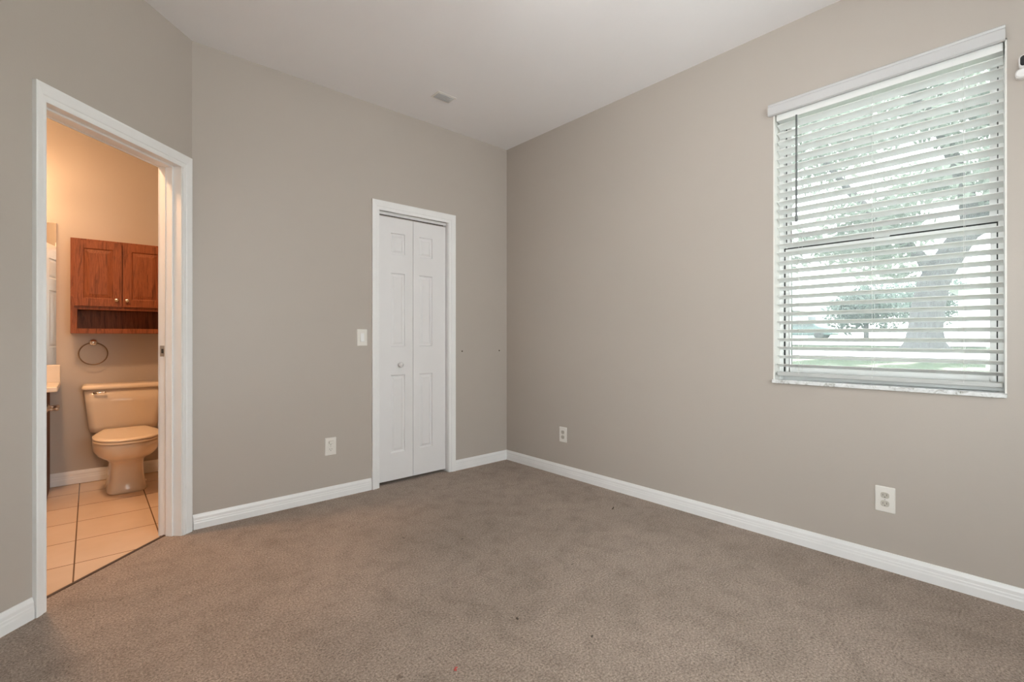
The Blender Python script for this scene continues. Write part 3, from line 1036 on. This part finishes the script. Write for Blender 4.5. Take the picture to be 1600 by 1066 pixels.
for i, (a, b, kx) in enumerate(((c0 + 0.018, 0.1805, 0.1805 - 0.030), (0.1875, c1 - 0.018, 0.1875 + 0.024))):
    mb = MB()
    mxl = frame_mx((a, yc0 - 0.018, 1.318), (1, 0), (0, -1))
    w, hh = b - a, ct - 0.012 - 1.318
    panel_slab(mb, mxl, w, hh, 0.018, [(0.052, w - 0.052, 0.056, hh - 0.056)], both=False, prof=((0.0, 0.0), (0.003, 0.007), (0.009, 0.007), (0.032, 0.001)))
    d = mb.build('cabinet_door', M['oak'], cb, bevel=0.002)
    MB().lathe((kx, yc0 - 0.018, 1.366), (0, -1, 0), [(0, 0), (0.007, 0), (0.005, 0.008), (0.012, 0.014), (0.014, 0.020), (0.009, 0.025), (0, 0.026)], 16).build('knob', M['brass'], d, smooth=True)

# towel ring
tr = empty('towel_ring', (0.022, YBATH, 1.045), 'round towel ring on chrome mount below the wall cabinet', 'towel ring')
MB().lathe((0.022, YBATH, 1.052), (0, -1, 0), [(0, 0), (0.027, 0), (0.027, 0.006), (0.018, 0.013), (0.014, 0.040), (0.022, 0.046), (0.022, 0.056), (0.015, 0.061), (0, 0.062)], 24).build('mount', M['chrome'], tr, smooth=True)
R = 0.082
path = []
for i in range(48):
    a = 2 * math.pi * i / 48
    path.append((0.022 + R * math.cos(a), YBATH - 0.050, 0.968 + R * math.sin(a)))
mb = MB()
mb.lathe  # torus built ring by ring so the tube never twists
rings = []
for i in range(48):
    a = 2 * math.pi * i / 48
    c = Vector(path[i]); rad = Vector((math.cos(a), 0, math.sin(a)))
    rings.append([c + (rad * math.cos(q) + Vector((0, 1, 0)) * math.sin(q)) * 0.0042 for q in [2 * math.pi * j / 8 for j in range(8)]])
rings.append(rings[0])
mb.loft(rings, cap=False)
mb.build('ring', M['bronze'], tr, smooth=True)

# ------------------------------------------------------------------ bathroom: vanity, counter, mirror, lamp
VX = -0.215
va = empty('vanity_cabinet', (-0.8, 4.6, 0), 'dark wood vanity cabinet, its end beside the toilet', 'cabinet')
mb = MB()
mb.box((-1.45, 4.375, 0.09), (VX, YBATH - 0.001, 0.7295))
mb.box((-1.45, 4.44, -0.003), (VX, YBATH - 0.001, 0.09))
mb.build('cabinet_box', M['oakdark'], va, bevel=0.002)
mb = MB()
for a, b in ((-1.43, -1.03), (-1.02, -0.64), (-0.63, VX - 0.02)):
    mb = MB()
    panel_slab(mb, frame_mx((a, 4.356, 0.12), (1, 0), (0, -1)), b - a, 0.58, 0.018, [(0.05, b - a - 0.05, 0.05, 0.53)], both=False)
    d = mb.build('cabinet_door', M['oakdark'], va)
    MB().lathe((b - 0.03, 4.356, 0.62), (0, -1, 0), [(0, 0), (0.006, 0), (0.005, 0.01), (0.012, 0.018), (0, 0.024)], 12).build('knob', M['brass'], d, smooth=True)
co = empty('vanity_countertop', (-0.8, 4.6, 0.73), 'cream stone vanity countertop with backsplash under the mirror', 'countertop')
MB().box((-1.47, 4.330, 0.7305), (-0.158, YBATH - 0.001, 0.763)).build('worktop', M['counter'], co, bevel=0.006)
MB().box((-1.47, YBATH - 0.021, 0.763), (-0.160, YBATH - 0.001, 0.889)).build('backsplash', M['counter'], co, bevel=0.004)
mi = tag(MB().box((-1.40, YBATH - 0.006, 0.892), (-0.182, YBATH - 0.0005, 1.926)).build('wall_mirror', M['mirror']), 'frameless wall mirror above the vanity reflecting the door', 'mirror')

tp = empty('toilet_paper_holder', (VX, 4.5, 0.62), 'empty metal toilet paper holder on the end of the vanity', 'toilet paper holder')
for yy in (4.415, 4.56):
    mb = MB()
    mb.lathe((VX, yy, 0.61), (1, 0, 0), [(0, 0), (0.020, 0), (0.020, 0.004), (0.010, 0.010), (0.0085, 0.038), (0.013, 0.043), (0.013, 0.055), (0.009, 0.060), (0, 0.060)], 16)
    mb.build('arm', M['steel'], tp, smooth=True)
MB().lathe((VX + 0.049, 4.415, 0.61), (0, 1, 0), [(0, 0), (0.008, 0), (0.008, 0.145), (0, 0.145)], 12).build('roller', M['steel'], tp, smooth=True)

vl = empty('vanity_light', (-0.62, YBATH, 2.14), 'vanity lamp bar with warm globe bulbs above the mirror', 'light fixture')
MB().box((-1.0, YBATH - 0.03, 2.09), (-0.36, YBATH - 0.001, 2.19)).build('lamp_bar', M['chrome'], vl, bevel=0.005)
for x in (-0.92, -0.68, -0.44):
    mb = MB()
    mb.lathe((x, YBATH - 0.03, 2.14), (0, -1, 0), [(0.016, 0), (0.018, 0.02)] + [(0.045 * math.sin(math.radians(a)), 0.068 - 0.045 * math.cos(math.radians(a))) for a in range(30, 181, 15)], 18)
    mb.build('bulb', M['bulb'], vl, smooth=True)
    lamp('vanity_bulb_light', 'POINT', (x, YBATH - 0.20, 2.14), 4.8, (1.0, 0.62, 0.34), shadow_soft_size=0.05)

bc = empty('unseen_ceiling_light', (-0.25, 3.35, H), 'small white dome lamp on the bathroom ceiling', 'ceiling lamp')
MB().lathe((-0.25, 3.35, H), (0, 0, -1), [(0, 0), (0.12, 0), (0.12, 0.02), (0.11, 0.025), (0, 0.025)], 24).build('lamp_base', M['camwhite'], bc)
MB().lathe((-0.25, 3.35, H - 0.025), (0, 0, -1), [(0.10, 0), (0.095, 0.02), (0.07, 0.045), (0.03, 0.058), (0, 0.06)], 24).build('lamp_shade', M['bulb'], bc, smooth=True)
lamp('bathroom_lamp_light', 'AREA', (-0.25, 3.35, H - 0.095), 21.0, (1.0, 0.575, 0.31), target=(-0.25, 3.35, 0), shape='DISK', size=0.2)

# ------------------------------------------------------------------ bedroom fill lamp, added above the frame to even out the light
cf = empty('unseen_ceiling_light', (1.20, 0.95, H), 'white globe lamp added at the middle of the bedroom ceiling as fill light, unseen', 'ceiling lamp')
MB().lathe((1.20, 0.95, H), (0, 0, -1), [(0, 0), (0.07, 0), (0.07, 0.02), (0.012, 0.035), (0.012, 0.22), (0.03, 0.23), (0.03, 0.25), (0, 0.25)], 24).build('lamp_base', M['camwhite'], cf, smooth=False)
MB().lathe((1.20, 0.95, H - 0.36), (0, 0, -1), [(0.11 * math.sin(math.radians(a)), -0.11 * math.cos(math.radians(a))) for a in range(12, 181, 12)], 24).build('lamp_shade', M['dome'], cf, smooth=True)
lamp('bedroom_fill_light', 'POINT', (1.20, 0.95, H - 0.36), 48.0, (1, 0.975, 0.955), shadow_soft_size=0.125)

# ------------------------------------------------------------------ outdoors
def gz(x):
    pts = [(XR + T, -0.35), (5, -0.05), (11, 0.42), (16, 0.80), (24, 0.92), (45, 1.00), (140, 1.05)]
    for (xa, za), (xb, zb) in zip(pts, pts[1:]):
        if x <= xb: return za + (zb - za) * max(0, (x - xa)) / (xb - xa)
    return pts[-1][1]


def ground_strip(mb, x0, x1, y0f, y1f, dz=0.0, nx=24, ny=10, wob=0.0):
    vs, fs = [], []
    for i in range(nx + 1):
        x = x0 + (x1 - x0) * i / nx
        ya, yb_ = y0f(x), y1f(x)
        for j in range(ny + 1):
            vs.append((x, ya + (yb_ - ya) * j / ny, gz(x) + dz))
    for i in range(nx):
        for j in range(ny):
            a = i * (ny + 1) + j
            fs.append((a, a + 1, a + ny + 2, a + ny + 1))
    mb.add(vs, fs)


mb = MB()
ground_strip(mb, XR + T + 0.02, 130, lambda x: -60, lambda x: 70, nx=120, ny=30)
tag(mb.build('lawn', M['grass']), 'green lawn rising from the window towards the street', 'lawn', kind='structure')
mb = MB()
ground_strip(mb, 17.6, 27.5, lambda x: -40, lambda x: 40, 0.02, ny=20)
tag(mb.build('street', M['concrete']), 'sun bleached pale street beyond the big tree', 'street', kind='structure')
mb = MB()
ground_strip(mb, 13.6, 15.0, lambda x: -30, lambda x: 34, 0.02, nx=6, ny=20)
tag(mb.build('sidewalk', M['concrete']), 'pale sidewalk crossing the lawn by the big tree', 'sidewalk', kind='structure')


def leaves(mb, blobs, n, size, rnd):
    tot = sum(b[3] ** 2 for b in blobs)
    for (x, y, z, r, sq) in blobs:
        for _ in range(int(n * r * r / tot)):
            d = Vector((rnd.gauss(0, 1), rnd.gauss(0, 1), rnd.gauss(0, 1))).normalized() * r * rnd.random() ** 0.45
            c = Vector((x, y, z)) + Vector((d.x, d.y, d.z * sq))
            a = Vector((rnd.gauss(0, 1), rnd.gauss(0, 1), rnd.gauss(0, 1))).normalized()
            b = a.orthogonal().normalized()
            s = size * rnd.uniform(0.6, 1.3)
            mb.add([c - a * s, c + b * s * 0.45, c + a * s, c - b * s * 0.45], [(0, 1, 2, 3)])


def limb(mb, pts, radii):
    mb.sweep(pts, 0.1, 14, radii=radii)


tk = 12.0
tree = empty('oak_tree', (15.75, 2.05, 0.78), 'big oak tree with leaning grey trunk right of the window centre', 'tree')
mb = MB()
limb(mb, [(15.77, 2.04, 0.60), (15.77, 2.04, 0.80), (15.77, 2.04, 0.98), (15.78, 2.03, 1.3), (15.84, 1.98, 1.9), (15.94, 1.89, 2.5), (16.1, 1.72, 2.9), (16.3, 1.50, 3.4), (16.55, 1.22, 3.95), (16.9, 0.7, 4.9), (17.2, 0.1, 6.2), (17.4, -0.4, 7.6)],
     [0.66, 0.54, 0.40, 0.345, 0.33, 0.32, 0.30, 0.28, 0.26, 0.21, 0.16, 0.09])
mb.build('trunk', M['bark'], tree, smooth=True)
for pts, rad in ((((15.95, 1.88, 2.5), (15.8, 2.1, 3.1), (15.5, 2.8, 4.0), (15.3, 3.5, 5.0), (15.1, 4.2, 6.2)), (0.14, 0.13, 0.12, 0.09, 0.05)),
                 (((16.5, 1.25, 3.9), (15.8, 1.3, 4.8), (14.8, 1.6, 5.8), (13.4, 2.0, 6.6), (12.0, 2.4, 7.4)), (0.2, 0.15, 0.12, 0.08, 0.04)),
                 (((16.4, 1.4, 3.6), (16.4, 0.5, 4.2), (16.2, -0.8, 4.7), (16.0, -2.2, 5.2)), (0.2, 0.16, 0.11, 0.06))):
    b_ = MB(); limb(b_, pts, rad); b_.build('branch', M['bark'], tree, smooth=True)
rnd = random.Random(3)
blobs = []
for i in range(120):
    x = rnd.uniform(10.5, 20.5)
    y = rnd.uniform(-4.5, 9.5)
    z = 3.6 + rnd.random() ** 1.2 * 6.4
    t = y / x                                   # leave an airy gap low on the left and another by the limb
    if z < 6.0 and (0.24 < t < 0.42) and rnd.random() < 0.75: continue
    if z < 5.4 and t < 0.11 and rnd.random() < 0.5: continue
    blobs.append((x, y, z, rnd.uniform(0.8, 1.4), 0.6))
for (x, y, z, r) in ((15.0, 5.6, 3.6, 0.7), (15.2, 5.0, 3.3, 0.6), (14.8, 4.5, 3.7, 0.6), (15.5, 4.0, 3.5, 0.6), (15.0, 3.3, 3.6, 0.7), (15.5, 2.8, 3.3, 0.6), (15.2, 2.5, 3.9, 0.7), (15.9, 0.4, 2.6, 0.35), (16.5, 6.1, 2.9, 0.5), (16.2, 2.6, 2.8, 0.4)):
    blobs.append((x, y, z, r, 0.6))
mb = MB()
leaves(mb, blobs, 42000, 0.14, rnd)
mb.build('foliage', M['leaf'], tree)['label'] = 'green leaf crown'


def bush(name, blobs, n, size, label, cat, base):
    o = empty(name, base, label, cat)
    mb = MB(); leaves(mb, blobs, n, size, rnd)
    mb.build('foliage', M['hedge'], o)
    mb = MB()
    mb.sweep([(base[0], base[1], base[2] - 0.1), (base[0], base[1], base[2] + blobs[0][2] * 0.5)], 0.2, 8)
    mb.build('stem', M['bark'], o, smooth=True)
    return o


# dark trees behind the street (k about 45 m)
bush('dark_tree', [(50, 11.6 - i * 0.85, 3.2 + rnd.uniform(-0.5, 1.4), 2.0, 0.9) for i in range(4)], 3600, 0.22, 'dark green tree across the street left of the oak trunk', 'tree', (50, 10.3, 1.0))
bush('dark_tree', [(62, 9.4 - i * 0.9, 4.0 + rnd.uniform(-0.5, 1.6), 2.1, 0.9) for i in range(4)], 3600, 0.22, 'dark green tree across the street behind the oak trunk', 'tree', (62, 8.2, 1.0))


def house(name, x0, x1, y0, y1, zt, m, label, wins=()):
    o = empty(name, ((x0 + x1) / 2, (y0 + y1) / 2, 1.0), label, 'house')
    MB().box((x0, y0, 0.6), (x1, y1, zt)).build('house_wall', m, o)
    mb = MB()
    e = 0.5
    mb.add([(x0 - e, y0 - e, zt), (x1 + e, y0 - e, zt), (x1 + e, y1 + e, zt), (x0 - e, y1 + e, zt), ((x0 + x1) / 2, y0 + 2, zt + 1.5), ((x0 + x1) / 2, y1 - 2, zt + 1.5)],
           [(0, 1, 2, 3), (0, 4, 1), (1, 4, 5, 2), (2, 5, 3), (3, 5, 4, 0)])
    mb.build('roof', M['shingle'], o)
    for (ya, yb_, za, zb) in wins:
        MB().box((x0 - 0.04, ya, za), (x0 + 0.02, yb_, zb)).build('house_window', M['greyhouse'], o)
    return o


house('white_house', 55, 66, 14.6, 20.5, 4.6, M['stucco'], 'white house across the street at the left of the window', [(15.5, 17.0, 2.0, 3.2)])
house('grey_house', 48, 54, 15.9, 30, 3.6, M['greyhouse'], 'grey house at the far left edge of the window')
house('pale_house', 40, 52, -9, 3.6, 4.0, M['stucco'], 'pale house across the street right of the oak trunk', [(-4.5, -2.8, 1.9, 3.0)])

# parked car, far left beyond the street
car = empty('parked_car', (41.5, 12.6, gz(41)), 'dark car parked across the street, low at the left of the window', 'car')
prof = [(0, 0.35), (0.05, 0.75), (0.9, 0.92), (1.5, 1.38), (3.1, 1.42), (3.9, 0.98), (4.4, 0.90), (4.5, 0.40), (4.4, 0.28), (0.1, 0.28)]
zg = gz(41)
mb = MB()
mb.loft([[(40.7 + 0.0, 10.4 + a, zg + b) for a, b in prof], [(42.4, 10.4 + a, zg + b) for a, b in prof]])
mb.build('car_body', M['cardark'], car, bevel=0.08)
mb = MB()
mb.loft([[(40.66, 10.4 + a, zg + b) for a, b in ((1.15, 0.95), (1.6, 1.3), (3.0, 1.34), (3.6, 0.98))], [(42.44, 10.4 + a, zg + b) for a, b in ((1.15, 0.95), (1.6, 1.3), (3.0, 1.34), (3.6, 0.98))]])
mb.build('car_window', M['carglass'], car)
for yy in (0.9, 3.6):
    for xx in (40.68, 42.2):
        MB().lathe((xx, 10.4 + yy, zg + 0.31), (1, 0, 0), [(0, 0), (0.2, 0), (0.31, 0.02), (0.31, 0.2), (0, 0.22)], 18).build('wheel', M['tyre'], car)

# roof eave of this house above the window
struct(MB().box((XR + T + 0.001, YREAR - 0.8, 2.70), (XR + T + 0.55, 5.2, 2.84)).build('trim_7', M['trim']), 'roof eave outside above the window', 'eave')

# lint specks on the carpet
def on_floor(px, py):
    a = math.radians(41.65)
    u = (px - 800) / 742.23
    d = (math.sin(a) + u * math.cos(a), math.cos(a) - u * math.sin(a))
    kk = 1.09 * 742.23 / (py - 527.44)
    return kk * d[0], kk * d[1]


x, y = on_floor(712, 1047); lint(x, y, 0.020, 0.012, 0.6, M['redlint'], 'red_lint', 'tiny red speck of lint on the carpet near the front')
x, y = on_floor(958, 795); lint(x, y, 0.045, 0.006, 0.4, M['darklint'], 'dark_lint', 'dark scrap lying on the carpet beside the window wall')
x, y = on_floor(808, 968); lint(x, y, 0.012, 0.010, 1.2, M['darklint'], 'dark_lint', 'small dark crumb on the carpet, front centre')
x, y = on_floor(925, 996); lint(x, y, 0.011, 0.006, 0.2, M['darklint'], 'dark_lint', 'small dark crumb on the carpet, right of the front crumb')
